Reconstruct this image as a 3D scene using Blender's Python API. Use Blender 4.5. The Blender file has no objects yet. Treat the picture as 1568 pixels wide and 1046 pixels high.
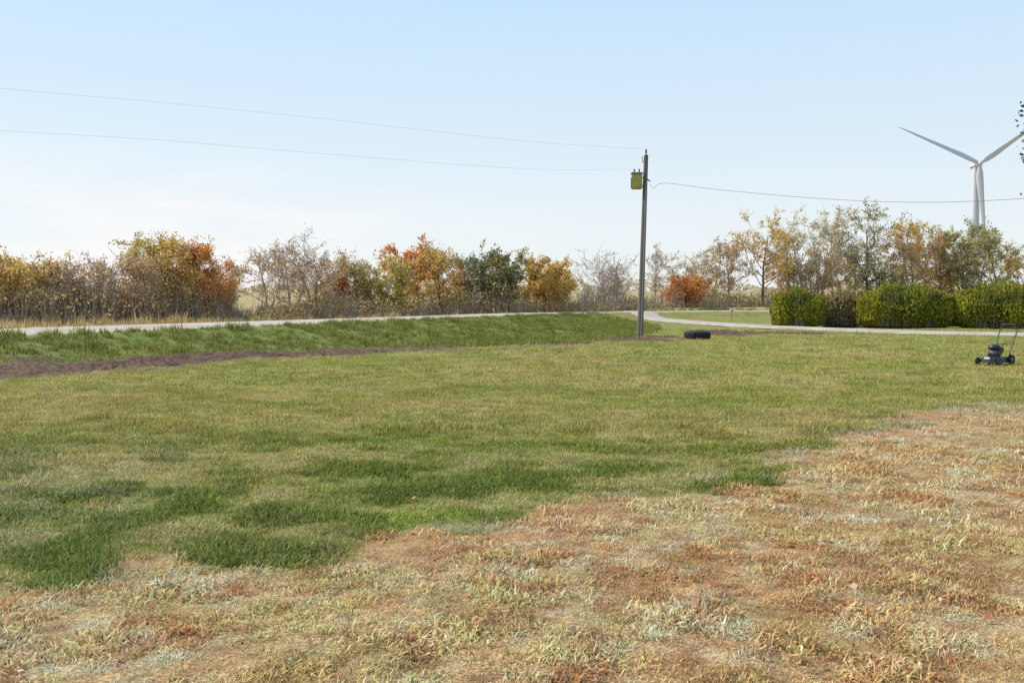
import bpy, math, random
import numpy as np
from mathutils import Vector, Matrix
import bmesh
random.seed(7); rng=np.random.default_rng(7)
sc=bpy.context.scene
F=1506.0; HZ=466.0; EYE=1.6
def PZ(px,py,z=0.0):
    d=F*(EYE-z)/(py-HZ); return ((px-784)/F*d,d,z)
def PD(px,py,d):
    return ((px-784)/F*d,d,EYE-(py-HZ)/F*d)
# ---------------------------------------------------------------- noise
_tab=rng.random((256,256))
def vnoise(x,y):
    x=np.asarray(x,float);y=np.asarray(y,float)
    xi=np.floor(x).astype(int);yi=np.floor(y).astype(int);fx=x-xi;fy=y-yi
    fx=fx*fx*(3-2*fx);fy=fy*fy*(3-2*fy)
    a=_tab[xi%256,yi%256];b=_tab[(xi+1)%256,yi%256];c=_tab[xi%256,(yi+1)%256];d=_tab[(xi+1)%256,(yi+1)%256]
    return (a*(1-fx)+b*fx)*(1-fy)+(c*(1-fx)+d*fx)*fy
def fbm(x,y,s,o=3,off=0.):
    t=0;a=1;w=0
    for i in range(o):
        ca,sa=math.cos(.6*i+.3),math.sin(.6*i+.3)
        t=t+a*vnoise((x*ca-y*sa)*s+off+i*17.3,(x*sa+y*ca)*s+off*1.7+i*5.1);w+=a;a*=.55;s*=2.1
    return (t/w-.5)*1.25+.5
def ss(a,b,x):
    t=np.clip((x-a)/(b-a),0,1); return t*t*(3-2*t)
def catmull(pts,n=12):
    P=[np.array(p,float) for p in pts]; P=[2*P[0]-P[1]]+P+[2*P[-1]-P[-2]]; out=[]
    for i in range(1,len(P)-2):
        for k in range(n):
            t=k/n;a,b,c,d=P[i-1],P[i],P[i+1],P[i+2]
            out.append(0.5*((2*b)+(-a+c)*t+(2*a-5*b+4*c-d)*t*t+(-a+3*b-3*c+d)*t**3))
    out.append(P[-2]); return np.array(out)
def pdist(x,y,poly):
    best=np.full(x.shape,1e9);sg=np.ones(x.shape)
    for i in range(len(poly)-1):
        a=poly[i];b=poly[i+1];v=b-a;L=v@v
        t=np.clip(((x-a[0])*v[0]+(y-a[1])*v[1])/L,0,1)
        dx=x-(a[0]+t*v[0]);dy=y-(a[1]+t*v[1]);d=dx*dx+dy*dy
        m=d<best; best=np.where(m,d,best)
        cr=v[0]*(y-a[1])-v[1]*(x-a[0])
        sg=np.where(m,np.where(cr>0,1,-1),sg)
    return np.sqrt(best),sg
ROAD=catmull([(-44,-38),(-36,-13),(-28,13),(-20,38.5),(-12,64),(-4.6,85),(4.8,108),(18,126),(40,139),(80,150),(140,160),(260,175)],8)
EDGE=catmull([(-32,-30),(-24,0),(-18,16),(-12.9,24.6),(-6.6,33.5),(1.5,39.5),(5,46),(8,56),(10.5,72),(11,95),(8,112)],6)
DRIVE=catmull([(70,28),(48,38),(27,50),(20.3,59),(16.6,75),(15.5,95),(15,122)],8)
RH=4.0
def height(x,y,fine=True):
    x=np.asarray(x,float);y=np.asarray(y,float)
    dr,sr=pdist(x,y,ROAD); de,se=pdist(x,y,EDGE)
    a=np.maximum(dr-RH-0.6,0)
    zr=0.5+0.15*ss(60,130,y)
    z=zr*(1-ss(0,8,a))
    near=(sr<0)
    betw=near&(se>0)
    t=a/(a+de+1e-6)
    dep=0.85*np.sin(np.pi*np.clip(t,0,1))**1.0*np.clip((a+de)/14,0,1)
    z=np.where(betw,z-dep,z)
    far=~near
    z=np.where(far&(a>0),zr*(1-ss(0,7,a))-0.35*np.sin(np.pi*np.clip(a/9,0,1))+0.25*ss(5,20,a)+0.6*ss(90,150,y),z)
    d=np.hypot(x,y)
    z=z+ (13*ss(230,900,d)+ (vnoise(x/170+9,y/170)-0.5)*5*ss(250,600,d))
    if fine:
        z=z+ (dr>RH+1)*( (vnoise(x*0.35,y*0.35)-0.5)*0.10+(vnoise(x*1.7,y*1.7)-0.5)*0.035)*(1-ss(150,300,d))
    return z
def dirtmask(x,y):
    de,se=pdist(x,y,EDGE)
    n=vnoise(x*0.8+3,y*0.8); n2=vnoise(x*2.3+3,y*2.3)
    wd=np.interp(y,[18,26,34],[2.3,1.7,1.0])
    m=(1-ss(wd,wd+.9,np.abs(de*se+1.2)+(n-0.5)*1.2+(n2-.5)*.7))*(1-ss(33,38,y+(n-.5)*3))
    def blob(cx,cy,rx,ry):
        r=np.hypot((x-cx)/rx,(y-cy)/ry)+(n-0.5)*0.7+(n2-.5)*.5
        return 1-ss(0.7,1.1,r)
    for b in [(-4,35.6,2.6,.8),(1.2,38.8,3.0,.9),(5.2,43.4,2.1,2.2),(6.8,47.5,1.4,1.8),(11.8,54.5,2.2,5.0),(15,53,3.4,1.8),(-14.5,30.5,.7,1.2)]:
        m=np.maximum(m,blob(*b))
    return m
# ---------------------------------------------------------------- turf colour (numpy, baked to attributes)
BX=[-8,-2.9,-2.3,-1.04,-.37,.54,1.4,2.43,3.4,5.67,8.04,12,20]
BY=[5.3,5.55,5.9,6.15,6.6,7.6,8.2,9.4,11,13.6,15.4,17.5,21]
def tan_sd(x,y):
    yb=np.interp(x,BX,BY)
    amp=np.interp(y,[4,16],[1.1,2.8])
    return yb+(fbm(x,y,1.5,4,3.)-.5)*amp-y
def lerp(a,b,t):
    return a*(1-t[...,None])+np.array(b)*t[...,None]
def turfcol(x,y):
    ks=[(4,(.31,.32,.08)),(7,(.28,.31,.07)),(11,(.33,.33,.075)),(22,(.40,.375,.088)),(36,(.38,.39,.080)),(54,(.34,.38,.08)),(200,(.33,.34,.09))]
    yy=[k[0] for k in ks];lawn=np.stack([np.interp(y,yy,[k[1][i] for k in ks]) for i in range(3)],-1)
    A=fbm(x,y,.25,3,1.);B=fbm(x,y,2.1,3,2.);C=fbm(x*.13+y*.02,y*.9,1.,3,7.);D=fbm(x,y,6,2,4.);E=fbm(x,y,.6,3,11.);K=fbm(x,y,.8,4,91.)
    lawn=lerp(lawn,(.50,.37,.135),ss(.45,.62,A)*.5)
    lawn=lerp(lawn,(.50,.41,.15),ss(.46,.66,C)*.4)
    near=1-ss(8,13,y)
    lawn=lerp(lawn,(.22,.27,.055),ss(.50,.66,K)*.4)
    lawn=lerp(lawn,(.52,.41,.18),(1-ss(.36,.46,K))*.35)
    lawn=lerp(lawn,(.14,.18,.042),ss(.48,.66,B)*(.2+.48*near))
    lawn=lerp(lawn,(.18,.225,.05),ss(.45,.62,E)*near*.35)
    lawn=lerp(lawn,(.52,.44,.21),(1-ss(.33,.46,B))*(.3+.3*near))
    lawn=lerp(lawn,(.48,.44,.26),ss(-2.4,-4,x)*ss(.4,.6,D)*near*.5)
    sp=(1-ss(.4,1.1,np.hypot((x+.6)/.5,(y-7.1)/.7)+(B-.5)*.8));lawn=lerp(lawn,(.37,.44,.08),sp*.6)
    sd=tan_sd(x,y);rim=ss(-1.6,-.3,sd)*(sd<0)*ss(.35,.6,D);lawn=lerp(lawn,(.20,.22,.055),rim*.4)
    G=fbm(x,y,.9,4,21.);H=fbm(x,y,5.5,3,31.);I=fbm(x,y,3.2,3,41.);J=fbm(x,y,.7,3,61.)
    tan=lerp(np.broadcast_to(np.array((.80,.56,.27)),lawn.shape),(.80,.465,.22),ss(.42,.62,G))
    tan=lerp(tan,(.88,.72,.46),ss(.46,.66,H)*(.4+.5*ss(.45,.62,J)))
    tan=lerp(tan,(.44,.235,.10),ss(.52,.66,D)*.65)
    tan=lerp(tan,(.46,.40,.14),ss(.60,.70,I)*.4)
    tan=lerp(tan,(.66,.34,.145),ss(2.,4.5,x)*(1-ss(6,9.5,y))*.4)
    tan=lerp(tan,(.86,.50,.26),(1-ss(.3,1.3,sd))*ss(.35,.55,G)*.5)
    tm=ss(-.12,.12,sd)
    bare=ss(.60,.70,fbm(x,y,1.7,3,51.))*(1-ss(.2,.7,np.abs(sd)));
    col=lawn*(1-tm[...,None])+tan*tm[...,None]
    col=lerp(col,(.58,.48,.35),bare*.6)
    return col,tm
# ---------------------------------------------------------------- mesh helper
def mkmesh(name,verts,faces,mats=(),smooth=False,matidx=None):
    me=bpy.data.meshes.new(name)
    verts=np.asarray(verts,float); 
    if isinstance(faces,np.ndarray):
        k=faces.shape[1];n=len(faces)
        me.vertices.add(len(verts));me.vertices.foreach_set('co',verts.ravel())
        me.loops.add(n*k);me.loops.foreach_set('vertex_index',faces.ravel().astype(np.int32))
        me.polygons.add(n);me.polygons.foreach_set('loop_start',np.arange(n,dtype=np.int32)*k)
        try: me.polygons.foreach_set('loop_total',np.full(n,k,dtype=np.int32))
        except Exception: pass
        if matidx is not None: me.polygons.foreach_set('material_index',np.asarray(matidx,np.int32))
        me.polygons.foreach_set('use_smooth',np.full(n,smooth))
        me.update(calc_edges=True)
    else:
        me.from_pydata([tuple(v) for v in verts],[],faces)
        if smooth: me.polygons.foreach_set('use_smooth',[True]*len(me.polygons))
    for m in mats: me.materials.append(m)
    return me
def mkobj(name,me,parent=None,loc=(0,0,0)):
    o=bpy.data.objects.new(name,me);sc.collection.objects.link(o);o.location=loc
    if parent: o.parent=parent
    return o
# ---------------------------------------------------------------- node helper
class NT:
    def __init__(s,nt): s.t=nt
    def n(s,typ,**k):
        x=s.t.nodes.new(typ)
        for a,b in k.items(): setattr(x,a,b)
        return x
    def l(s,a,b): s.t.links.new(a,b)
    def setin(s,sock,v):
        if isinstance(v,bpy.types.NodeSocket): s.l(v,sock)
        else: sock.default_value=v
    def math(s,op,a,b=0.0,clamp=False):
        x=s.n('ShaderNodeMath',operation=op,use_clamp=clamp);s.setin(x.inputs[0],a);s.setin(x.inputs[1],b);return x.outputs[0]
    def mix(s,f,a,b,mode='MIX'):
        x=s.n('ShaderNodeMix',data_type='RGBA',blend_type=mode);s.setin(x.inputs[0],f)
        for i,v in ((6,a),(7,b)):
            if not isinstance(v,bpy.types.NodeSocket) and len(v)==3: v=(*v,1)
            s.setin(x.inputs[i],v)
        return x.outputs[2]
    def noise(s,vec,scale,detail=3,rough=0.55,dist=0):
        x=s.n('ShaderNodeTexNoise');x.inputs['Scale'].default_value=scale;x.inputs['Detail'].default_value=detail
        x.inputs['Roughness'].default_value=rough;x.inputs['Distortion'].default_value=dist
        if vec is not None:s.l(vec,x.inputs['Vector'])
        return x.outputs[0]
    def mr(s,v,a,b,c=0.0,d=1.0,smooth=True):
        x=s.n('ShaderNodeMapRange');x.interpolation_type='SMOOTHSTEP' if smooth else 'LINEAR'
        s.setin(x.inputs[0],v)
        for i,q in zip((1,2,3,4),(a,b,c,d)): s.setin(x.inputs[i],q)
        return x.outputs[0]
    def ramp(s,v,st):
        x=s.n('ShaderNodeValToRGB');e=x.color_ramp.elements
        while len(e)<len(st): e.new(0.5)
        for i,(p,c) in enumerate(st): e[i].position=p;e[i].color=(*c,1)
        s.l(v,x.inputs[0]);return x.outputs[0]
def newmat(name):
    m=bpy.data.materials.new(name);m.use_nodes=True;m.node_tree.nodes.clear();return m,NT(m.node_tree)
def finish(T,col,rough=0.9,bump=None,bs=0.3,bd=0.02,spec=0.2,transl=0.0,metal=0.0):
    cv=col if isinstance(col,bpy.types.NodeSocket) else (*col,1)
    out=T.n('ShaderNodeOutputMaterial')
    if transl>0:
        p=T.n('ShaderNodeBsdfDiffuse');T.setin(p.inputs[0],cv)
        t=T.n('ShaderNodeBsdfTranslucent');T.setin(t.inputs[0],cv)
        mx=T.n('ShaderNodeMixShader');mx.inputs[0].default_value=transl;T.l(p.outputs[0],mx.inputs[1]);T.l(t.outputs[0],mx.inputs[2]);T.l(mx.outputs[0],out.inputs[0]);return
    p=T.n('ShaderNodeBsdfPrincipled');T.setin(p.inputs['Base Color'],cv)
    T.setin(p.inputs['Roughness'],rough);p.inputs['Specular IOR Level'].default_value=spec;p.inputs['Metallic'].default_value=metal
    if bump is not None:
        b=T.n('ShaderNodeBump');b.inputs['Strength'].default_value=bs;b.inputs['Distance'].default_value=bd
        T.l(bump,b.inputs['Height']);T.l(b.outputs[0],p.inputs['Normal'])
    T.l(p.outputs[0],out.inputs[0])
def simple(name,c,rough=0.6,var=0.25,scale=8,metal=0.0,spec=0.4,bs=0.2):
    m,T=newmat(name);tc=T.n('ShaderNodeTexCoord').outputs['Object']
    n=T.noise(tc,scale,4);col=T.mix(n,tuple(v*(1-var) for v in c),tuple(min(1,v*(1+var)) for v in c))
    finish(T,col,rough,n,bs,0.01,spec,0,metal);return m
def blade_mat(name,transl=.3):
    m,T=newmat(name);at=T.n('ShaderNodeAttribute');at.attribute_name='tcol'
    finish(T,at.outputs['Color'],.55,spec=.25,transl=transl);return m
M_dead=blade_mat('dead_grass_blades')
M_green=blade_mat('green_grass_blades')
def leafmat(name,cols,rough=.6,transl=.4,nscale=.5,lo=.6,hi=1.4,gain=1.0):
    m,T=newmat(name);ge=T.n('ShaderNodeNewGeometry');r=ge.outputs['Random Per Island']
    n=T.noise(ge.outputs['Position'],nscale,1)
    v=T.math('ADD',T.math('MULTIPLY',r,.5),T.math('MULTIPLY',T.math('SUBTRACT',n,.25),1.0),True)
    k=len(cols);col=T.ramp(v,[(i/(k-1)*.8+.1,tuple(q*gain for q in c)) for i,c in enumerate(cols)])
    w=T.n('ShaderNodeTexWhiteNoise');w.noise_dimensions='1D';T.l(r,w.inputs['W'])
    b=T.mr(w.outputs[0],0,1,lo,hi,False);cc=T.n('ShaderNodeCombineColor')
    for i in range(3):T.l(b,cc.inputs[i])
    col=T.mix(1.0,col,cc.outputs[0],'MULTIPLY')
    finish(T,col,rough,spec=.2,transl=transl);return m
# ground
M_ground,T=newmat('ground_turf')
ge=T.n('ShaderNodeNewGeometry').outputs['Position']
at=T.n('ShaderNodeAttribute');at.attribute_name='zones';sc3=T.n('ShaderNodeSeparateColor');T.l(at.outputs['Color'],sc3.inputs[0])
a2=T.n('ShaderNodeAttribute');a2.attribute_name='turf'
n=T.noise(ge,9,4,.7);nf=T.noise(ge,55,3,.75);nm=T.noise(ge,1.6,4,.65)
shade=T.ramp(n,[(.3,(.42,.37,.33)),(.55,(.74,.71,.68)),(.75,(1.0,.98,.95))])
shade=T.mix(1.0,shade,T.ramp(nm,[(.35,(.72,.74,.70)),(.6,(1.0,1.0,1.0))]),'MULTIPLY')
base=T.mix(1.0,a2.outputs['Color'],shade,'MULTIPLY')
soilm=T.math('MULTIPLY',a2.outputs['Alpha'],T.mr(nf,.38,.58,.85,.0))
base=T.mix(soilm,base,(.15,.095,.055))
ditch=T.mix(T.mr(T.noise(ge,.5,3),.4,.62),(.17,.20,.045),(.24,.235,.07))
ditch=T.mix(T.mr(n,.5,.7,0,.6),ditch,(.09,.12,.025))
base=T.mix(sc3.outputs[2],base,ditch)
dry=T.ramp(T.noise(ge,.08,4),[(.35,(.34,.24,.12)),(.5,(.42,.31,.15)),(.65,(.30,.27,.11))])
base=T.mix(sc3.outputs[1],base,dry)
dm=T.math('MULTIPLY',sc3.outputs[0],T.mr(n,.22,.42,.85,1))
dirt=T.mix(T.mr(n,.35,.68),(.065,.038,.025),(.20,.125,.085))
base=T.mix(dm,base,dirt)
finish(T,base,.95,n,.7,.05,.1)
xs=np.unique(np.round(np.concatenate([-np.geomspace(50,3500,36),np.arange(-50,-11,.42),np.arange(-11,13,.14),np.arange(13,60,.42),np.geomspace(60,3500,36)]),3))
ys=np.unique(np.round(np.concatenate([-np.geomspace(20,1500,14),np.arange(-20,0,1.5),np.arange(0,2,.3),np.arange(2,18,.14),np.arange(18,62,.3),np.arange(62,190,1.0),np.geomspace(190,4500,40)]),3))
gx,gy=np.meshgrid(xs,ys);gz=height(gx,gy)
dmk=dirtmask(gx,gy)*(gy<70)
gz=gz+dmk*(rng.random(gx.shape)-.35)*.20
nx,ny=len(xs),len(ys);ii=np.arange(nx*ny).reshape(ny,nx)
fa=np.stack([ii[:-1,:-1],ii[:-1,1:],ii[1:,1:],ii[1:,:-1]],-1).reshape(-1,4)
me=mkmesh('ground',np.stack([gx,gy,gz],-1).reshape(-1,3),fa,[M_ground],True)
dr,sr=pdist(gx,gy,ROAD);de,se=pdist(gx,gy,EDGE)
far=((sr>0)&(dr>RH+1.0)).astype(float)
far=np.maximum(far,ss(150,170,np.hypot(gx,gy)))
dit=((sr<0)&(se>0)).astype(float)
ca=me.color_attributes.new('zones','FLOAT_COLOR','POINT')
ca.data.foreach_set('color',np.stack([dmk,far,dit,np.ones_like(dmk)],-1).ravel())
tcl,tmm=turfcol(gx,gy)
ca=me.color_attributes.new('turf','FLOAT_COLOR','POINT')
ca.data.foreach_set('color',np.concatenate([tcl,tmm[...,None]],-1).ravel())
mkobj('ground',me)
# roads
def ribbon(name,poly,hw,lift,mat,nw=5):
    tg=np.gradient(poly,axis=0);tg/=np.linalg.norm(tg,axis=1)[:,None];nr=np.stack([-tg[:,1],tg[:,0]],-1)
    V=[]
    for k in range(nw):
        u=-1+2*k/(nw-1);w=hw+ (vnoise(np.arange(len(poly))*.9,np.full(len(poly),k*7.3))-.5)*1.1*(abs(u)==1)
        p=poly+nr*(u*w)[:,None]
        V.append(np.column_stack([p,height(p[:,0],p[:,1],False)+lift*(1-.9*(abs(u)==1))+.05*(1-u*u)]))
    V=np.array(V).transpose(1,0,2);n0=len(poly);ii=np.arange(n0*nw).reshape(n0,nw)
    fa=np.stack([ii[:-1,:-1],ii[:-1,1:],ii[1:,1:],ii[1:,:-1]],-1).reshape(-1,4)[:,::-1]
    return mkobj(name,mkmesh(name,V.reshape(-1,3),np.ascontiguousarray(fa),[mat],True))
def gravel(name,a,b):
    m,T=newmat(name);p=T.n('ShaderNodeNewGeometry').outputs['Position']
    n=T.noise(p,.6,5,.6);n2=T.noise(p,14,3,.8)
    col=T.mix(T.mr(n,.35,.65),a,b);col=T.mix(T.mr(n2,.3,.7,0,.45),col,tuple(v*.6 for v in a))
    finish(T,col,.95,n2,.5,.03,.1);return m
def resample(p,step):
    s=np.r_[0,np.cumsum(np.linalg.norm(np.diff(p,axis=0),axis=1))];t=np.arange(0,s[-1],step)
    return np.column_stack([np.interp(t,s,p[:,0]),np.interp(t,s,p[:,1])])
ribbon('gravel_road',resample(ROAD,1.2),RH,.03,gravel('gravel_road',(.46,.38,.29),(.62,.51,.40)),7)
ribbon('driveway',resample(DRIVE,.8),1.7,.09,gravel('driveway_gravel',(.42,.35,.28),(.56,.48,.39)),7)
# ---------------------------------------------------------------- grass blades as one mesh
def blades(P,s,ht,col,nb,R,l0,l1,w,lean,two,jit):
    N=len(P);n=N*nb;rep=lambda a:np.repeat(a,nb,axis=0)
    P=rep(P);s=rep(s);ht=rep(ht);col=rep(col)
    a=rng.random(n)*6.283;rr=R*np.sqrt(rng.random(n))*s
    b=P+np.column_stack([np.cos(a)*rr,np.sin(a)*rr,np.full(n,-.006)])
    az=rng.random(n)*6.283;le=lean[0]+(lean[1]-lean[0])*rng.random(n);L=(l0+(l1-l0)*rng.random(n))*s
    d=np.column_stack([np.cos(az),np.sin(az),np.zeros(n)]);tw=rng.random(n)*1.2-.6
    az2=az+tw*2;d2=np.column_stack([np.cos(az2),np.sin(az2),np.zeros(n)])
    sv=np.column_stack([-d[:,1],d[:,0],.5*tw])*(w*(.6+.8*rng.random(n))*.5*s)[:,None]
    up=np.array([[0,0,1.]]);c=lambda v:v[:,None]
    col=np.clip(col*(1+jit*(rng.random((n,1))*2-1))*(1+.08*rng.normal(size=(n,3))),.01,.9)
    if two:
        p1=b+(d*c(np.sin(le*.5))+up*c(np.cos(le*.5)*ht))*c(L*.45);le2=np.minimum(le*1.5,2.1)
        p2=p1+(d2*c(np.sin(le2))+up*c(np.cos(le2)*ht))*c(L*.55);p2[:,2]=np.maximum(p2[:,2],P[:,2]+.003)
        V=np.stack([b-sv,b+sv,p1-sv*.85,p1+sv*.85,p2-sv*.2,p2+sv*.2],1).reshape(-1,3)
        o=np.arange(n)[:,None]*6;Fc=np.stack([o+[0,1,3,2],o+[2,3,5,4]],1).reshape(-1,4)
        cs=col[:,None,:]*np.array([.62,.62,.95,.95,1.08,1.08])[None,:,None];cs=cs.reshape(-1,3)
    else:
        p2=b+(d*c(np.sin(le))+up*c(np.cos(le)*ht))*c(L)
        V=np.stack([b-sv,b+sv,p2+sv*.25,p2-sv*.25],1).reshape(-1,3);Fc=np.arange(4*n).reshape(-1,4)
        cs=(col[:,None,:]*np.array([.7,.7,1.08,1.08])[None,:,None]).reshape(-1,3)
    return V,Fc,cs
def join_blades(name,parts,mat):
    V=[];Fc=[];C=[];k=0
    for v,f,c in parts: V.append(v);Fc.append(f+k);C.append(c);k+=len(v)
    V=np.vstack(V);Fc=np.vstack(Fc);C=np.vstack(C)
    me=mkmesh(name,V,Fc,[mat]);at=me.attributes.new('tcol','FLOAT_COLOR','POINT');at.data.foreach_set('color',np.column_stack([C,np.ones(len(C))]).ravel())
    print(name,len(Fc));return mkobj(name,me)
def wedge(n_per,y0,y1,ml=.55,mg=.6):
    area=(y1-y0)*2*(ml*(y0+y1)/2+mg);n=int(area*n_per)
    y=rng.random(int(n*1.6))*(y1-y0)+y0;x=(rng.random(len(y))*2-1)*(ml*y1+mg);k=np.abs(x)<ml*y+mg
    return x[k][:n],y[k][:n]
DP=[];GP=[]
for (dn,y0,y1,s,nb,two) in [(520,2.9,7,1.0,20,True),(320,7,12,1.1,16,True),(130,12,19,1.4,13,False),(42,19,30,1.9,11,False),(16,30,46,2.5,9,False),(6,46,62,3.2,9,False)]:
    x,y=wedge(dn,y0,y1)
    ok=(dirtmask(x,y)<.35);de_,se_=pdist(x,y,EDGE);ok&=~(se_>0)
    dd_,_=pdist(x,y,DRIVE);ok&=(dd_>1.9)
    cc,tm=turfcol(x,y);isd=tm>.5;z=height(x,y)
    cl=.5+1.0*vnoise(x*3.1,y*3.1)**1.3;hv=fbm(x,y,3.2,2,77.);hf=fbm(x,y,9.,2,17.)
    kd=ok&isd&(rng.random(len(x))<.35+1.2*hv);P=np.column_stack([x,y,z])
    jc=(1+rng.normal(size=(len(x),1))*.2)*(1+rng.normal(size=(len(x),3))*.06);cc=np.clip(cc*jc*1.08,.02,.9)
    hj=.7+.6*rng.random(len(x))
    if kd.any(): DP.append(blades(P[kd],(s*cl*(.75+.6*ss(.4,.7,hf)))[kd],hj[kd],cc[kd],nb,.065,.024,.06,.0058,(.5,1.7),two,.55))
    kg=ok&~isd&(rng.random(len(x))<.82)
    lush=1+.5*ss(.5,.7,fbm(x,y,2.1,3,2.))*(y<13)
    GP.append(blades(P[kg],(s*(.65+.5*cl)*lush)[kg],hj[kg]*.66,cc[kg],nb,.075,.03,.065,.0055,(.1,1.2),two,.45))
join_blades('dead_grass',DP,M_dead);join_blades('lawn_grass',GP,M_green)
# ---------------------------------------------------------------- instanced taller grass
def tuft(name,nb,R,l0,l1,w,lean,mat,seed):
    r=np.random.default_rng(seed);V=[];Fc=[]
    for i in range(nb):
        a=r.random()*6.28;rr=R*math.sqrt(r.random());b=np.array([math.cos(a)*rr,math.sin(a)*rr,-.004])
        az=r.random()*6.28;le=lean[0]+(lean[1]-lean[0])*r.random();L=l0+(l1-l0)*r.random()
        d=np.array([math.cos(az),math.sin(az),0]);s=np.array([-d[1],d[0],0])*w*(.6+.8*r.random())*.5
        up=np.array([0,0,1.]);p1=b+(d*math.sin(le*.5)+up*math.cos(le*.5))*L*.45
        le2=min(le*1.5,2.1);p2=p1+(d*math.sin(le2)+up*math.cos(le2))*L*.55
        p2[2]=max(p2[2],.003);k=len(V)
        V+= [b-s,b+s,p1+s*.85,p1-s*.85,p2+s*.2,p2-s*.2];Fc+=[(k,k+1,k+2,k+3),(k+3,k+2,k+4,k+5)]
    return bpy.data.objects.new(name,mkmesh(name,np.array(V),np.array(Fc),[mat]))
def scatter(name,coll,P,rotz,tilt,scl,idx):
    me=bpy.data.meshes.new(name);me.vertices.add(len(P));me.vertices.foreach_set('co',P.ravel())
    for nm,ty,arr,key in (('rot','FLOAT_VECTOR',np.column_stack([tilt,rotz]),'vector'),('scl','FLOAT_VECTOR',scl,'vector'),('idx','INT',idx,'value')):
        a=me.attributes.new(nm,ty,'POINT');a.data.foreach_set(key,np.ascontiguousarray(arr).ravel())
    o=mkobj(name,me)
    ng=bpy.data.node_groups.new(name,'GeometryNodeTree')
    ng.interface.new_socket('Geometry',in_out='INPUT',socket_type='NodeSocketGeometry');ng.interface.new_socket('Geometry',in_out='OUTPUT',socket_type='NodeSocketGeometry')
    N=ng.nodes;gi=N.new('NodeGroupInput');go=N.new('NodeGroupOutput');ip=N.new('GeometryNodeInstanceOnPoints')
    ci=N.new('GeometryNodeCollectionInfo');ci.inputs[0].default_value=coll;ci.inputs[1].default_value=True;ci.inputs[2].default_value=True
    def na(nm,ty):
        x=N.new('GeometryNodeInputNamedAttribute');x.data_type=ty;x.inputs[0].default_value=nm;return x.outputs[0]
    L=ng.links;L.new(gi.outputs[0],ip.inputs['Points']);L.new(ci.outputs[0],ip.inputs['Instance']);ip.inputs['Pick Instance'].default_value=True
    L.new(na('idx','INT'),ip.inputs['Instance Index']);L.new(na('rot','FLOAT_VECTOR'),ip.inputs['Rotation']);L.new(na('scl','FLOAT_VECTOR'),ip.inputs['Scale'])
    L.new(ip.outputs[0],go.inputs[0]);md=o.modifiers.new('scatter','NODES');md.node_group=ng
    return o
def coll(name,obs):
    c=bpy.data.collections.new(name)
    for o in obs:c.objects.link(o)
    return c
def go_scatter(name,c,A,ht=1.0,nidx=6):
    n=len(A);s=A[:,3]*(.8+.4*rng.random(n))
    return scatter(name,c,np.ascontiguousarray(A[:,:3]),rng.random(n)*6.28,(rng.random((n,2))-.5)*.35,np.column_stack([s,s,s*ht*(.7+.6*rng.random(n))]),rng.integers(0,nidx,n).astype(np.int32))
M_ditch=leafmat('ditch_grass_blades',[(.11,.14,.03),(.22,.23,.05),(.36,.33,.12)],nscale=.8)
C_ditch=coll('ditch_tufts',[tuft('ditch_tuft_%d'%i,20,.22,.12,.32,.022,(.1,1.1),M_ditch,50+i) for i in range(5)])
n=62000;x=rng.random(n)*75-45;y=rng.random(n)*112+2
dr_,sr_=pdist(x,y,ROAD);de_,se_=pdist(x,y,EDGE)
k=(sr_<0)&(se_>0)&(dr_>RH+.1)&(np.abs(x)<.6*y+2)&(dirtmask(x,y)<.35)
x,y=x[k],y[k];cl=vnoise(x*.7,y*.7);go_scatter('ditch_grass',C_ditch,np.column_stack([x,y,height(x,y),.5+1.0*cl]),.85,5)
M_dry=leafmat('dry_grass_blades',[(.25,.17,.07),(.44,.31,.14),(.54,.42,.22),(.32,.28,.10)],nscale=.15)
C_dry=coll('dry_tufts',[tuft('dry_tuft_%d'%i,20,.3,.35,.8,.035,(.05,.8),M_dry,80+i) for i in range(4)])
n=34000;x=rng.random(n)*230-110;y=rng.random(n)*170+10
dr_,sr_=pdist(x,y,ROAD);k=(sr_>0)&(dr_>RH+2.0)&(dr_<42)&(np.abs(x)<.62*y+4)
x,y=x[k],y[k];go_scatter('dry_roadside_grass',C_dry,np.column_stack([x,y,height(x,y),.4+.9*vnoise(x*.3,y*.3)]),1,4)
# fallen leaves
M_fl=leafmat('fallen_leaf',[(.40,.12,.06),(.30,.13,.07),(.50,.25,.09),(.45,.30,.17),(.62,.52,.36)],nscale=2,transl=.2)
x,y=wedge(12,2.9,17);V=[];Fc=[]
z=height(x,y);sdv=tan_sd(x,y)
for i in range(len(x)):
    if rng.random()<.8 and sdv[i]<0: continue
    s=.010+.016*rng.random();a=rng.random()*6.28;u=np.array([math.cos(a),math.sin(a),rng.normal()*.4]);v=np.array([-math.sin(a),math.cos(a),rng.normal()*.4])
    c=np.array([x[i],y[i],z[i]+.02+.025*rng.random()]);k=len(V)
    V+=[c-u*s,c-v*s*.6+u*s*.1,c+u*s*1.1,c+v*s*.6];Fc.append((k,k+1,k+2,k+3))
mkobj('fallen_leaves',mkmesh('fallen_leaves',np.array(V),np.array(Fc),[M_fl]))
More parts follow.
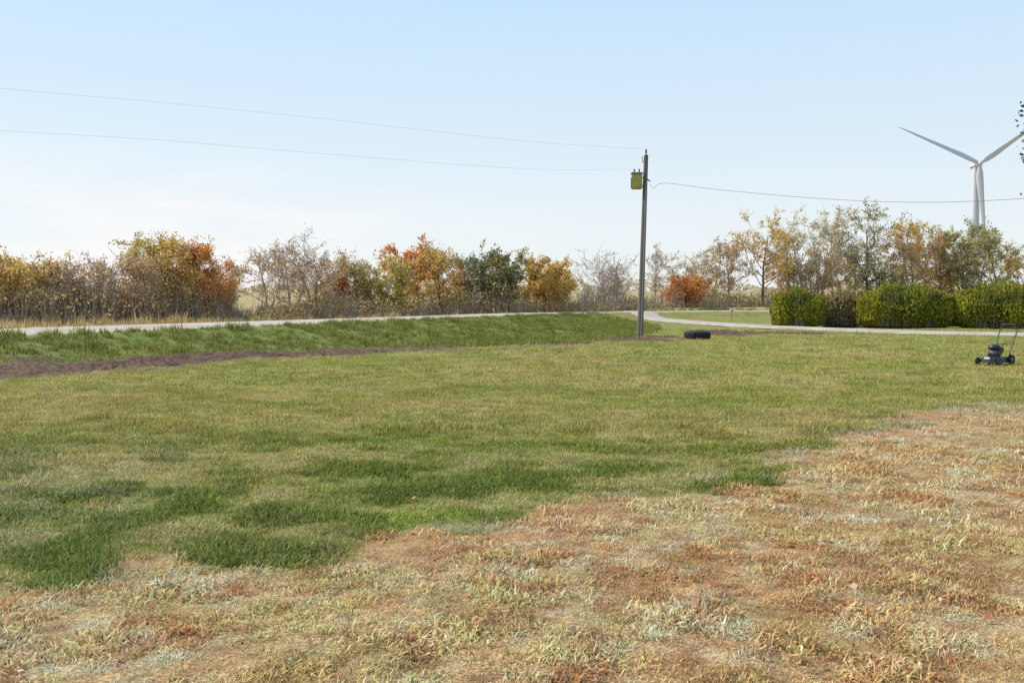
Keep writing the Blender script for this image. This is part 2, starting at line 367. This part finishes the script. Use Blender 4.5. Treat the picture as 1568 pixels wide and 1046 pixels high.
# ---------------------------------------------------------------- trees
def tubes(segs,ns=5):
    S=np.array([(*a,*b,r0,r1) for a,b,r0,r1 in segs]);A=S[:,:3];B=S[:,3:6];d=B-A;d/=np.linalg.norm(d,axis=1)[:,None]+1e-9
    h=np.where(np.abs(d[:,2:3])>.9,[[1,0,0]],[[0,0,1]]);u=np.cross(d,h);u/=np.linalg.norm(u,axis=1)[:,None];v=np.cross(d,u)
    an=np.arange(ns)/ns*2*np.pi;c=np.cos(an)[None,:,None];s=np.sin(an)[None,:,None];ring=u[:,None]*c+v[:,None]*s
    V=np.concatenate([A[:,None]+ring*S[:,6][:,None,None],B[:,None]+ring*S[:,7][:,None,None]],1)
    n=len(S);o=np.arange(n)[:,None]*2*ns;k=np.arange(ns)[None];k2=(k+1)%ns
    Fc=np.stack([o+k,o+k2,o+ns+k2,o+ns+k],-1).reshape(-1,4)
    return V.reshape(-1,3),Fc
def leaves(P,S,r,upr=0.0):
    n=len(P);u=r.normal(size=(n,3));
    if upr: u[:,2]+=upr*np.sign(u[:,2]+.5)
    u/=np.linalg.norm(u,axis=1)[:,None];w=r.normal(size=(n,3));v=np.cross(u,w);v/=np.linalg.norm(v,axis=1)[:,None]
    S=S[:,None];V=np.stack([P-u*S,P-v*S*.6,P+u*S,P+v*S*.6],1).reshape(-1,3)
    return V,np.arange(4*n).reshape(-1,4)
def gen_tree(seed,H,W,leaf,nl=13,lsize=.16,stems=1,low=.18,upang=(.35,1.0),tw=4,thin=1.0):
    r=np.random.default_rng(seed);segs=[];LP=[]
    def branch(p,d,L,r0,r1,n,wob,up):
        pts=[p];
        for i in range(n):
            d=d+r.normal(size=3)*wob+np.array([0,0,up]);d=d/np.linalg.norm(d);q=pts[-1]+d*L/n
            segs.append((pts[-1],q,r0+(r1-r0)*i/n,r0+(r1-r0)*(i+1)/n));pts.append(q)
        return np.array(pts)
    def at(pts,t):
        f=t*(len(pts)-1);i=min(int(f),len(pts)-2);return pts[i]+(pts[i+1]-pts[i])*(f-i),(pts[i+1]-pts[i])/np.linalg.norm(pts[i+1]-pts[i])
    R0=H*.019*thin
    for s in range(stems):
        az=r.random()*6.28;d=np.array([math.cos(az)*.28*(stems>1),math.sin(az)*.28*(stems>1),1.])
        hh=H*(.90 if s==0 else .7+.2*r.random())
        tp=branch(np.array([r.normal()*.25*(stems>1),r.normal()*.25*(stems>1),-.2]),d,hh,R0,R0*.18,8,.06,.05)
        nb=max(5,int(nl/stems**.6))
        for b in range(nb):
            t=low+(1-low)*(b+r.random())/nb*.97;p,dd=at(tp,min(t,.98));az=b*2.4+r.random()*1.2
            e=upang[0]+(upang[1]-upang[0])*r.random()
            tt_=(t-low)/(1-low);prof=math.sqrt(max(.10,1-((tt_-.42)/.66)**2))
            L=W*.5*(.65+.5*r.random())*prof*1.15
            d=np.array([math.cos(az)*math.cos(e),math.sin(az)*math.cos(e),math.sin(e)])
            rb=R0*(1-t*.75)*.5;lp=branch(p,d,L,rb,rb*.25,5,.15,.10)
            ld=.2+.8*r.random()
            for c in range(5):
                t2=.25+.75*(c+r.random())/5;p2,d2=at(lp,min(t2,1));d3=d2+r.normal(size=3)*.8;d3[2]+=.2;d3/=np.linalg.norm(d3)
                L2=L*.42*(.6+.6*r.random())+.15;sp=branch(p2,d3,L2,rb*.35,.012*thin+.008,3,.2,.08)
                ld2=max(0,ld*.75+r.random()*.5)
                for k in range(tw):
                    p3,d4=at(sp,.25+.75*r.random());d5=d4+r.normal(size=3)*.7;d5[2]+=.15;d5/=np.linalg.norm(d5)
                    tp3=branch(p3,d5,L2*.5*(.6+.7*r.random())+.15,.018,.009,2,.2,.05)
                    if leaf>0:
                        m=int(leaf*(.25+1.3*ld2*r.random()));
                        if m:
                            tt=r.random(m)[:,None];LP.append(tp3[0]+(tp3[-1]-tp3[0])*tt+r.normal(size=(m,3))*.21)
    sv,sf=tubes(segs,4)
    # crown height fit uses the 99.7th percentile so lone twigs do not shrink the crown
    k=H/max(np.percentile(sv[:,2],99.3),.1);sv[:,2]*=k
    if LP:
        LP=np.vstack(LP);LP[:,2]*=k;LP=LP[LP[:,2]>.3]
        lv,lf=leaves(LP,lsize*(.5+.9*r.random(len(LP))),r)
        return np.vstack([sv,lv]),np.vstack([sf,lf+len(sv)]),np.r_[np.zeros(len(sf),int),np.ones(len(lf),int)]
    return sv,sf,np.zeros(len(sf),int)
M_bark=simple('bark_brown',(.19,.155,.12),.9,.35,3,spec=.1)
M_barkp=simple('bark_pale',(.36,.29,.24),.9,.3,3,spec=.1)
GN=1.65
LM={'gold':leafmat('foliage_gold',[(.30,.20,.08),(.46,.32,.10),(.38,.25,.08)],gain=GN),
'orange':leafmat('foliage_orange',[(.32,.15,.06),(.45,.20,.065),(.45,.27,.08)],gain=GN),
'olive':leafmat('foliage_olive',[(.17,.165,.08),(.26,.23,.10),(.34,.28,.11)],gain=GN),
'green':leafmat('foliage_green',[(.14,.15,.085),(.20,.21,.11),(.28,.26,.13)],gain=1.45),
'yg':leafmat('foliage_yellow_green',[(.25,.22,.08),(.36,.30,.09),(.41,.30,.09)],gain=GN),
'tan':leafmat('foliage_tan',[(.28,.19,.115),(.40,.28,.15),(.35,.24,.13)],gain=GN),
'pale':leafmat('foliage_pale',[(.30,.26,.17),(.42,.36,.23),(.28,.25,.14)],gain=GN)}
TD=([-200,0,250,500,900,1000,1100,1700],[68,72,84,98,124,138,152,168])
def tdepth(px): return float(np.interp(px,*TD))
# px, top py, width px, kind, leaf count, stems
TR=[(-190,395,110,'gold',14,1),(-110,380,110,'tan',9,1),(-45,395,90,'orange',12,1),
(5,388,88,'gold',15,2),(50,394,85,'gold',13,2),(92,408,60,'tan',10,2),(135,403,68,'bare',3,3),(172,392,62,'tan',5,2),(205,396,60,'tan',8,2),
(238,362,98,'yg',17,1),(268,368,80,'gold',15,1),(305,372,95,'orange',21,1),(340,400,52,'tan',11,2),
(410,372,85,'bare',3,2),(445,380,75,'tan',5,2),(487,358,85,'bare',2,2),(520,388,66,'tan',10,2),(505,425,50,'orange',9,2),
(563,398,68,'yg',17,2),(600,397,64,'yg',14,2),(640,370,92,'orange',22,1),(682,378,72,'gold',15,2),(705,396,54,'tan',10,2),
(738,380,70,'green',15,1),(782,390,66,'olive',15,2),(828,398,48,'gold',19,2),(852,418,42,'gold',13,2),
(917,384,135,'bare',1,4),(950,398,60,'bare',1,2),(1003,376,45,'bare',1,1),(1042,392,64,'pale',6,2),(1045,424,58,'orange',20,3),
(1085,376,66,'pale',8,2),(1118,364,70,'tan',9,1),(1168,330,108,'gold',17,1),(1212,341,66,'pale',8,1),(1272,319,90,'pale',14,1),(1250,390,64,'tan',11,2),
(1330,316,98,'olive',13,1),(1300,346,66,'pale',9,2),(1392,340,76,'gold',14,1),(1372,360,64,'tan',11,2),(1440,346,80,'yg',16,1),(1412,358,60,'tan',12,1),(1492,344,95,'olive',20,2),(1478,368,64,'yg',16,2),(1530,355,72,'olive',17,1),(1562,366,66,'gold',16,2),
(1610,350,90,'gold',14,1),(1670,360,80,'olive',14,1),(1740,345,90,'yg',14,1),(1350,394,95,'olive',14,3),(1205,392,64,'tan',11,2),(1440,395,76,'tan',12,2),(1240,360,60,'pale',7,2)]
for i,(px,ty,wp,kd,lf,st) in enumerate(TR):
    d=tdepth(px)+random.uniform(-4,5);
    if px==1045 and ty==424:d=142
    x=(px-784)/F*d;z=float(height(np.array([x]),np.array([d]))[0]);H=1.6+(HZ-ty)*d/F-z;W=wp*d/F*1.1
    thin=.95 if kd!='bare' else .85
    V,Fc,mi=gen_tree(100+i,H,W,lf*1.35,nl=16,lsize=.105 if d<110 else .145,stems=st,low=.28 if st==1 else .17,tw=4 if kd!='bare' else 6,thin=thin,
        upang=(.5,1.2) if kd=='bare' else (.15,1.05))
    nm={'gold':'golden_autumn_tree','orange':'orange_autumn_tree','bare':'bare_tree','green':'green_tree','olive':'olive_green_tree','yg':'yellow_green_tree','tan':'brown_leaved_tree','pale':'pale_leaved_tree'}[kd]
    lm=LM.get(kd,LM['tan'])
    mkobj(nm,mkmesh(nm,V,Fc,[M_barkp if kd in('bare','pale','tan') else M_bark,lm],False,mi),None,(x,d,z))
# thicket along tree line
r=np.random.default_rng(5)
n=46000;px=r.random(n)*2000-200;dd=np.interp(px,*TD)+r.normal(size=n)*3.5
x=(px-784)/F*dd;zz=height(x,dd,False)
top=(.6+2.2*vnoise(x*.22+4,np.zeros(n)+2)**1.4+1.0*vnoise(x*.9,np.zeros(n)+8))*np.interp(px,[0,250,340,375,400,860,1000],[1,1.1,1,.35,1,1,1.2])
gap=np.interp(px,[350,365,390,402],[1,.35,.35,1])*np.interp(px,[855,870,880,1000,1030],[1,.5,.5,.7,1]);top*=gap
P=np.column_stack([x,dd,zz+top*r.random(n)**.75])
V1,F1=leaves(P,.08+.11*r.random(n),r,.8)
ns=9000;px=r.random(ns)*2000-200;dd=np.interp(px,*TD)+r.normal(size=ns)*3.5
x=(px-784)/F*dd;zz=height(x,dd,False);hh=(1+3.8*r.random(ns)*vnoise(x*.3,np.zeros(ns)))*np.interp(px,[350,365,390,402],[1,.4,.4,1])
a=np.column_stack([x,dd,zz]);b=a+np.column_stack([r.normal(size=ns)*.35,r.normal(size=ns)*.35,hh])
V2,F2=tubes([(a[i],b[i],.03,.012) for i in range(ns)],3)
M_th=leafmat('thicket_foliage',[(.15,.11,.075),(.26,.18,.11),(.40,.28,.12),(.28,.25,.10),(.46,.33,.13),(.32,.20,.11)],nscale=.12,gain=1.3)
mkobj('thicket',mkmesh('thicket',np.vstack([V1,V2]),np.vstack([F1,F2+len(V1)]),[M_th,M_barkp],False,np.r_[np.zeros(len(F1),int),np.ones(len(F2),int)]))
# distant tree mass on the far ridge
n=12000;ang=r.random(n)*1.7-.85;rad=820+r.normal(size=n)*18;x=np.sin(ang)*rad;y=np.cos(ang)*rad;hh=(2+9*vnoise(ang*60,np.zeros(n))**2)
P=np.column_stack([x,y,height(x,y,False)+hh*r.random(n)]);V1,F1=leaves(P,1.0+1.0*r.random(n),r)
mkobj('distant_trees',mkmesh('distant_trees',V1,F1,[LM['pale']]))
# hedge
M_h=leafmat('hedge_foliage',[(.12,.14,.03),(.28,.28,.04),(.54,.49,.06)],nscale=.7,transl=.45)
M_hb=leafmat('dry_shrub_foliage',[(.22,.15,.08),(.42,.30,.14),(.38,.33,.12)],nscale=.7)
def hedge(name,px0,px1,topy,d0,d1,mat,n,dep=1.6):
    a=np.array([(px0-784)/F*d0,d0]);b=np.array([(px1-784)/F*d1,d1]);L=np.linalg.norm(b-a);ax=(b-a)/L;nr=np.array([-ax[1],ax[0]])
    Ht=1.6+(HZ-topy)*d0/F
    t=r.random(n)*L;ang=r.random(n)*np.pi*2;sh=np.abs(r.normal(size=n))*.16;rad=1-np.minimum(sh,1)
    endf=np.clip(np.minimum(t,L-t)/(dep*.9),0,1);endf=np.sqrt(1-(1-endf)**2)*.85+.15
    vx=np.cos(ang);vz=np.sin(ang);sup=(np.abs(vx)**2.6+np.abs(vz)**2.6)**(-1/2.6)
    loc=.75+.5*vnoise(t*.8,np.full(n,3.))
    w=vx*sup*rad*dep*endf*loc;h=Ht*.5+vz*sup*rad*Ht*.5*(.55+.45*endf)*np.where(vz>0,.66+.55*vnoise(t*.6,np.full(n,5.)+w*.5),1)
    xy=a+ax*t[:,None]+nr*w[:,None];z=height(xy[:,0],xy[:,1],False)
    V1,F1=leaves(np.column_stack([xy,z+np.maximum(h,.05)]),.065+.065*r.random(n),r,.9)
    m=int(n*.07);t=r.random(m)*L;w=(r.random(m)*2-1)*dep*.9;ef=np.clip(np.minimum(t,L-t)/dep,0,1);hh=Ht*(.45+.4*ef)*(.8+.3*vnoise(t*.6,np.full(m,5.)))+Ht*.38*r.random(m)**2*ef
    xy=a+ax*t[:,None]+nr*(w*ef)[:,None]
    A_=np.column_stack([xy,height(xy[:,0],xy[:,1],False)+.1]);B_=A_+np.column_stack([r.normal(size=m)*.14,r.normal(size=m)*.14,hh])
    V2,F2=tubes([(A_[i],B_[i],.02,.006) for i in range(m)],3)
    P=np.vstack([B_-(B_-A_)*q for q in (0,.04,.08,.13,.18)]);V3,F3=leaves(P,.055+.055*r.random(len(P)),r,1.6)
    V=np.vstack([V1,V3,V2]);Fa=np.vstack([F1,F3+len(V1),F2+len(V1)+len(V3)])
    mkobj(name,mkmesh(name,V,Fa,[mat,M_bark],False,np.r_[np.zeros(len(F1)+len(F3),int),np.ones(len(F2),int)]))
hedge('hedge',1182,1262,450,69,68,M_h,13000)
hedge('dry_shrub',1250,1327,454,70,69.5,M_hb,7000,1.2)
hedge('hedge',1312,1462,448,68,66,M_h,22000)
hedge('hedge',1458,1700,446,66,63,M_h,30000)
# ---------------------------------------------------------------- lathe / primitives
def lathe(name,prof,ns,mat,parent=None,loc=(0,0,0),rot=(0,0,0),smooth=True):
    V=[];Fc=[];m=len(prof)
    for i in range(ns):
        a=i/ns*2*math.pi
        for (rr,z) in prof: V.append((rr*math.cos(a),rr*math.sin(a),z))
    for i in range(ns):
        j=(i+1)%ns
        for k in range(m-1): Fc.append((i*m+k,j*m+k,j*m+k+1,i*m+k+1))
    o=mkobj(name,mkmesh(name,V,Fc,[mat],smooth),parent,loc);o.rotation_euler=rot;return o
def box(name,s,mat,parent,loc,rot=(0,0,0),bev=.02):
    bm=bmesh.new();bmesh.ops.create_cube(bm,size=1);bmesh.ops.scale(bm,vec=s,verts=bm.verts)
    bmesh.ops.bevel(bm,geom=bm.edges[:],offset=bev,segments=2,affect='EDGES');me=bpy.data.meshes.new(name);bm.to_mesh(me);bm.free();me.materials.append(mat)
    o=mkobj(name,me,parent,loc);o.rotation_euler=rot;return o
def pipe(name,pts,rad,mat,parent=None,ns=8):
    pts=[np.array(p,float) for p in pts];V,Fc=tubes([(pts[i],pts[i+1],rad if not isinstance(rad,(list,tuple)) else rad[i],rad if not isinstance(rad,(list,tuple)) else rad[i+1]) for i in range(len(pts)-1)],ns)
    return mkobj(name,mkmesh(name,V,Fc,[mat],True),parent)
def empty(name,loc,rz=0):
    e=bpy.data.objects.new(name,None);sc.collection.objects.link(e);e.location=loc;e.rotation_euler=(0,0,rz);return e
def gh(x,y): return float(height(np.array([x]),np.array([y]))[0])
M_wood,T=newmat('weathered_pole_wood');tc=T.n('ShaderNodeTexCoord').outputs['Object'];mp=T.n('ShaderNodeMapping');mp.inputs['Scale'].default_value=(14,14,.7);T.l(tc,mp.inputs[0])
nn=T.noise(mp.outputs[0],1.5,5,.7);finish(T,T.mix(nn,(.08,.068,.056),(.24,.21,.18)),.9,nn,.5,.01,.1)
M_steel=simple('galvanised_steel',(.25,.26,.27),.5,.2,6,.5)
M_dst=simple('dark_steel',(.08,.08,.085),.5,.2,6,.5)
M_wire=simple('wire_aluminium',(.60,.61,.63),.6,.1)
M_cab=simple('cable_black',(.16,.16,.17),.6,.1)
M_yel=simple('faded_yellow_paint',(.42,.34,.10),.6,.4,4)
M_cer=simple('ceramic_insulator',(.16,.09,.06),.25,.1)
# utility pole
pd=48.5;pxb=(980-784)/F*pd;pz=gh(pxb,pd)
up=empty('utility_pole',(pxb,pd,pz));H=1.6+(HZ-240)*pd/F-pz;lean=8/F*pd
def pp(t): return np.array([lean*t,0,H*t])
pipe('pole_shaft',[pp(-.03),pp(.2),pp(.4),pp(.6),pp(.8),pp(1)],[.15,.142,.133,.124,.115,.105],M_wood,up,14)
lathe('pole_cap',[(0,.04),(.08,.03),(.106,0)],14,M_wood,up,tuple(pp(1)))
lathe('top_insulator',[(0,.26),(.03,.25),(.035,.2),(.065,.17),(.03,.15),(.065,.1),(.03,.07),(.02,-.05),(0,-.05)],10,M_cer,up,tuple(pp(1)+[.0,0,.05]))
zb=1.6+(HZ-280)*pd/F-pz
box('equipment_box',(.5,.42,.72),M_yel,up,(lean*.85-.42,-.05,zb),bev=.03)
box('box_lid',(.58,.5,.07),M_steel,up,(lean*.85-.42,-.05,zb+.40),bev=.02)
box('box_door',(.38,.02,.52),M_yel,up,(lean*.85-.42,-.272,zb-.02),bev=.008)
box('box_side_panel',(.03,.30,.5),M_wood,up,(lean*.85-.685,-.05,zb-.05),bev=.006)  # thin panel that makes the box's left side darker
for s in (-.2,.2): box('bracket_%s'%('a' if s<0 else 'b'),(.35,.06,.06),M_steel,up,(lean*.85-.15,-.02,zb+s),bev=.008)
for k in (-.12,.12): lathe('bushing_%d'%(k>0),[(0,.2),(.03,.19),(.045,.12),(.025,.1),(.045,.05),(.03,0)],8,M_cer,up,(lean*.85-.42+k,-.05,zb+.43))
pipe('conduit',[pp(.0)+[.03,-.17,0],pp(.45)+[.03,-.16,0],pp(.84)+[.02,-.15,0]],.03,M_steel,up)
pipe('conduit_head',[pp(.84)+[.02,-.15,0],pp(.865)+[.08,-.18,.02],pp(.855)+[.22,-.2,0]],.035,M_steel,up)
pipe('lightning_arm',[pp(.95),pp(.955)+[-.16,0,.1],pp(.96)+[-.18,0,.3]],.02,M_steel,up)
# wires
def wire(name,pts,rad,mat):
    P=catmull(pts,10);return pipe(name,P,rad,mat,None,5)
top=np.array([pxb,pd,pz])+pp(1)+[0,0,.3]
wire('power_line',[PD(-300,100,27),PD(0,138,31.7),PD(250,160,36),PD(500,185,40.5),PD(800,218,45.8),tuple(top)],.0036,M_wire)
wire('power_line',[PD(-300,180,27),PD(0,202,31.7),PD(250,217,36),PD(480,236,40),PD(800,260,45.8),(pxb+lean*.85-.5,pd,pz+zb+.6)],.0038,M_wire)
wire('service_cable',[tuple(np.array([pxb,pd,pz])+pp(.84)+[.2,-.2,0]),PD(1000,289,48),PD(1018,282,47.5),PD(1100,292,45),PD(1250,305,41),PD(1400,311,37),PD(1568,305,32),PD(1800,285,28)],.009,M_cab)
# tire
tx,ty_,_=PZ(1068,521);tz=gh(tx,ty_)
M_rub=simple('tire_rubber',(.018,.018,.02),.75,.3,10,spec=.3);M_soil=simple('planter_soil',(.10,.075,.05),.95,.5,12)
te=empty('tractor_tire',(tx,ty_,tz-.02))
lathe('tire_casing',[(.30,.30),(.31,.34),(.40,.37),(.50,.36),(.55,.30),(.565,.18),(.55,.06),(.50,0),(.30,0),(.27,.06),(.30,.30)],40,M_rub,te)
for i in range(24):
    a=i/24*2*math.pi
    box('tread_lug_%d'%i,(.03,.07,.26),M_rub,te,(.565*math.cos(a),.565*math.sin(a),.18),(.35 if i%2 else -.35,0,a),.006)
lathe('soil_fill',[(0,.22),(.15,.21),(.29,.17)],20,M_soil,te)
# mower
M_deck=simple('mower_deck_black',(.03,.03,.032),.4,.3,6,spec=.5);M_eng=simple('engine_grey',(.10,.10,.10),.6,.3,9,.2);M_wh=simple('wheel_hub',(.16,.16,.15),.6,.2)
mx,my=(1524-784)/F*26.3,26.3;mo=empty('push_mower',(mx,my,gh(mx,my)),math.radians(215))
bm=bmesh.new()
prof=[(-.33,.24),(-.28,.26),(.18,.26),(.33,.2),(.40,.08),(.40,-.08),(.33,-.2),(.18,-.26),(-.28,-.26),(-.33,-.24)]
lv=[[bm.verts.new((x*k,y*k,z)) for x,y in prof] for z,k in ((.07,1.03),(.17,1.0),(.22,.93),(.235,.6))]
for a,b in zip(lv[:-1],lv[1:]):
    for i in range(len(prof)):
        j=(i+1)%len(prof);bm.faces.new((a[i],a[j],b[j],b[i]))
bm.faces.new(lv[-1]);me=bpy.data.meshes.new('deck');bm.to_mesh(me);bm.free();me.materials.append(M_deck);mkobj('deck',me,mo)
lathe('engine_block',[(0,.42),(.08,.42),(.12,.40),(.16,.36),(.165,.24),(0,.24)],20,M_eng,mo,(.03,0,0))
lathe('recoil_cover',[(0,.56),(.09,.555),(.15,.52),(.16,.42),(.0,.42)],20,M_deck,mo,(.03,0,0))
box('fuel_tank',(.18,.26,.16),M_eng,mo,(-.17,.0,.40),bev=.03);box('air_filter',(.12,.06,.12),M_deck,mo,(.05,.18,.34),bev=.015)
box('muffler',(.12,.09,.08),M_steel,mo,(.19,-.06,.32),bev=.02)
lathe('fuel_cap',[(0,.51),(.03,.51),(.035,.47)],10,M_wh,mo,(-.17,0,0))
for i,(x,y,rr) in enumerate([(.30,.30,.10),(.30,-.30,.10),(-.30,.30,.14),(-.30,-.30,.14)]):
    lathe('wheel_%d'%i,[(rr*.5,-.022),(rr*.95,-.025),(rr,-.015),(rr,.015),(rr*.95,.025),(rr*.5,.022)],20,M_rub,mo,(x,y,rr),(math.pi/2,0,0))
    lathe('hub_%d'%i,[(0,-.03),(.02,-.03),(rr*.5,-.018),(rr*.5,.018),(.02,.03),(0,.03)],14,M_wh,mo,(x,y,rr),(math.pi/2,0,0))
for s in (-1,1):
    pipe('handle_tube_%s'%('l' if s<0 else 'r'),[(-.30,.22*s,.2),(-.48,.22*s,.55),(-.66,.24*s,.90),(-.73,.21*s,.98)],.018,M_dst,mo)
pipe('handle_grip',[(-.73,-.21,.98),(-.75,0,.99),(-.73,.21,.98)],.022,M_rub,mo);pipe('handle_brace',[(-.48,-.22,.55),(-.48,.22,.55)],.014,M_dst,mo)
pipe('control_bail',[(-.68,-.2,.93),(-.68,-.18,1.08),(-.68,.18,1.08),(-.68,.2,.93)],.009,M_dst,mo)
pipe('pull_cord',[(-.05,.05,.47),(-.30,.15,.58),(-.56,.21,.70)],.006,M_rub,mo)
box('discharge_guard',(.26,.12,.05),M_rub,mo,(.0,-.31,.15),(.4,0,0),.01)
# mailbox near junction
bx,by=(1120-784)/F*98,98.;bz=gh(bx,by);mb=empty('mailbox',(bx,by,bz));M_mp=simple('mailbox_post',(.34,.30,.25),.8,.2)
box('post',(.09,.09,.9),M_mp,mb,(0,0,.4),bev=.01)
M_mb=simple('mailbox_blue_grey',(.34,.42,.48),.5,.2)
lathe('box_body',[(0,-.24),(.10,-.24),(.105,-.23),(.105,.23),(.10,.24),(0,.24)],16,M_mb,mb,(0,0,.96),(math.pi/2,0,0));box('box_base',(.21,.48,.10),M_mb,mb,(0,0,.91),bev=.01);box('flag',(.02,.03,.2),M_yel,mb,(.13,-.1,1.05),bev=.004)
# wind turbine
M_wt=simple('turbine_white',(.52,.54,.57),.45,.05,.3)
tdp=568.;txx=(1490-784)/F*tdp;hz=1.6+(HZ-254)*tdp/F;gz0=gh(txx,tdp)
wt=empty('wind_turbine',(txx,tdp,gz0));hh=hz-gz0
lathe('tower',[(2.8,-1),(2.7,0),(2.5,hh*.4),(2.1,hh*.75),(1.6,hh-1.8)],28,M_wt,wt)
box('nacelle',(3.4,9,3.6),M_wt,wt,(0,1.5,hh),bev=.8)
lathe('hub',[(0,3.4),(.7,3.2),(1.4,2.3),(1.75,1),(1.8,0),(1.6,-.6)],20,M_wt,wt,(0,-3.4,hh),(math.pi/2,0,0))
def blade(nm,ang,L):
    V=[];Fc=[];st=[(0,1.0,1.0,0),(2,1.0,1.0,.0),(5,1.7,.55,.15),(10,1.9,.38,.3),(20,1.45,.27,.2),(32,1.05,.18,.1),(42,.7,.12,.05),(48,.42,.07,.02),(L,.08,.03,0)]
    for (s,c,th,o) in st:
        for k in range(10):
            a=k/10*6.283;V.append((s,c*math.cos(a)-o*1.5,th*math.sin(a)))
    for i in range(len(st)-1):
        for k in range(10):
            j=(k+1)%10;Fc.append((i*10+k,i*10+j,i*10+10+j,i*10+10+k))
    o=mkobj(nm,mkmesh(nm,V,Fc,[M_wt],True),wt,(0,-4.6,hh))
    u=Vector((math.cos(ang),0,math.sin(ang)));t=Vector((-math.sin(ang),0,math.cos(ang)));w=u.cross(t)
    t2=(t*math.cos(.45)+w*math.sin(.45));w2=u.cross(t2)
    o.rotation_euler=Matrix((u,t2,w2)).transposed().to_euler()
for i,a in enumerate((156,35,275)): blade('blade_%d'%(i+1),math.radians(a),51)
# near tree just right of the view, a drooping branch enters the frame
r2=np.random.default_rng(3);segs=[];LP=[]
tb=np.array([14.2,20.,gh(14.2,20.)]);
trunk=[tb+np.array([0,0,-.2]),tb+[.05,0,1.5],tb+[0,.1,3],tb+[.1,0,5],tb+[.1,.1,7.5]]
rad=[.22,.19,.16,.11,.04]
for i in range(4): segs.append((trunk[i],trunk[i+1],rad[i],rad[i+1]))
def limb(a,b,n=7,sag=.3):
    pts=[a+(b-a)*t+np.array([0,0,math.sin(t*3.14)*sag]) for t in np.linspace(0,1,n)]
    for i in range(n-1):
        segs.append((pts[i],pts[i+1],.06*(1-i/n)+.01,.06*(1-(i+1)/n)+.01))
    for i in range(2,n):
        for k in range(5):
            e=pts[i]+r2.normal(size=3)*.28+[0,0,-.15];segs.append((pts[i],e,.01,.004));LP.append(e+r2.normal(size=(16,3))*.10);LP.append((e+pts[i])/2+r2.normal(size=(8,3))*.08)
limb(trunk[3],np.array([10.64,20,4.9]));limb(trunk[3],np.array([10.66,19.6,5.45]),7,.5);limb(trunk[2],np.array([10.70,20.2,4.4]),7,.5)
for k in range(16):
    a=r2.random()*6.28;a=a if abs(a-math.pi)>.7 else a+1.6;q=trunk[2+k%3];limb(q,q+np.array([math.cos(a)*2.3,math.sin(a)*2.3,.6+r2.random()]))
V1,F1=tubes(segs,6);LP=np.vstack(LP);V2,F2=leaves(LP,.035+.02*r2.random(len(LP)),r2)
mkobj('yard_tree',mkmesh('yard_tree',np.vstack([V1,V2]),np.vstack([F1,F2+len(V1)]),[M_bark,leafmat('yard_tree_foliage',[(.06,.07,.04),(.10,.10,.05),(.15,.12,.06)])],False,np.r_[np.zeros(len(F1),int),np.ones(len(F2),int)]))
# ---------------------------------------------------------------- world, sun, camera
EL=math.radians(42);AZ=math.radians(-75)
w=bpy.data.worlds.new('World');sc.world=w;w.use_nodes=True;w.node_tree.nodes.clear();T=NT(w.node_tree)
sky=T.n('ShaderNodeTexSky',sky_type='NISHITA',sun_disc=False);sky.sun_elevation=EL;sky.sun_rotation=AZ;sky.dust_density=.8;sky.air_density=1.0;sky.ozone_density=1.5
co=T.n('ShaderNodeTexCoord').outputs['Generated'];sp=T.n('ShaderNodeSeparateXYZ');T.l(co,sp.inputs[0])
haze=T.ramp(T.mr(sp.outputs[2],0,.6,0,1,False),[(0,(.95,.98,.985)),(.17,(.86,.95,1.0)),(.5,(.61,.85,1.07)),(1,(.36,.62,.98))])
hz_=T.mix(1.0,haze,(8.4,8.4,8.4),'MULTIPLY')
base=T.mix(.86,sky.outputs[0],hz_)
mp=T.n('ShaderNodeMapping');mp.inputs['Scale'].default_value=(1.8,1.8,12);mp.inputs['Rotation'].default_value=(0,.05,0);T.l(co,mp.inputs[0])
cn=T.noise(mp.outputs[0],1.5,5,.55,.4)
zf=T.math('MULTIPLY',T.mr(sp.outputs[2],.0,.06),T.mr(sp.outputs[2],.07,.17,1,0))
lf=T.mr(sp.outputs[0],-.48,.1,1,.1)
cm_=T.math('MULTIPLY',T.math('MULTIPLY',zf,lf),T.mr(cn,.40,.64,.1,.85))
skc=T.mix(cm_,base,(8.9,8.4,8.4))
bg=T.n('ShaderNodeBackground');T.l(skc,bg.inputs[0]);bg.inputs[1].default_value=.118
T.l(bg.outputs[0],T.n('ShaderNodeOutputWorld').inputs[0])
sl=bpy.data.lights.new('sun','SUN');sl.energy=5.0;sl.angle=math.radians(.5);sl.color=(1,.94,.85)
so=bpy.data.objects.new('sun',sl);sc.collection.objects.link(so)
S=Vector((math.sin(AZ)*math.cos(EL),math.cos(AZ)*math.cos(EL),math.sin(EL)));so.rotation_euler=S.to_track_quat('Z','Y').to_euler();so.location=(0,0,50)
cd=bpy.data.cameras.new('camera');cd.sensor_width=36;cd.lens=F/1568*36;cd.clip_end=9000;cd.clip_start=.1
c=bpy.data.objects.new('camera',cd);sc.collection.objects.link(c);c.location=(0,0,EYE);c.rotation_euler=(math.radians(90)-math.atan(57/F),0,0);sc.camera=c
sc.view_settings.view_transform='Standard';sc.view_settings.look='None';sc.view_settings.exposure=0
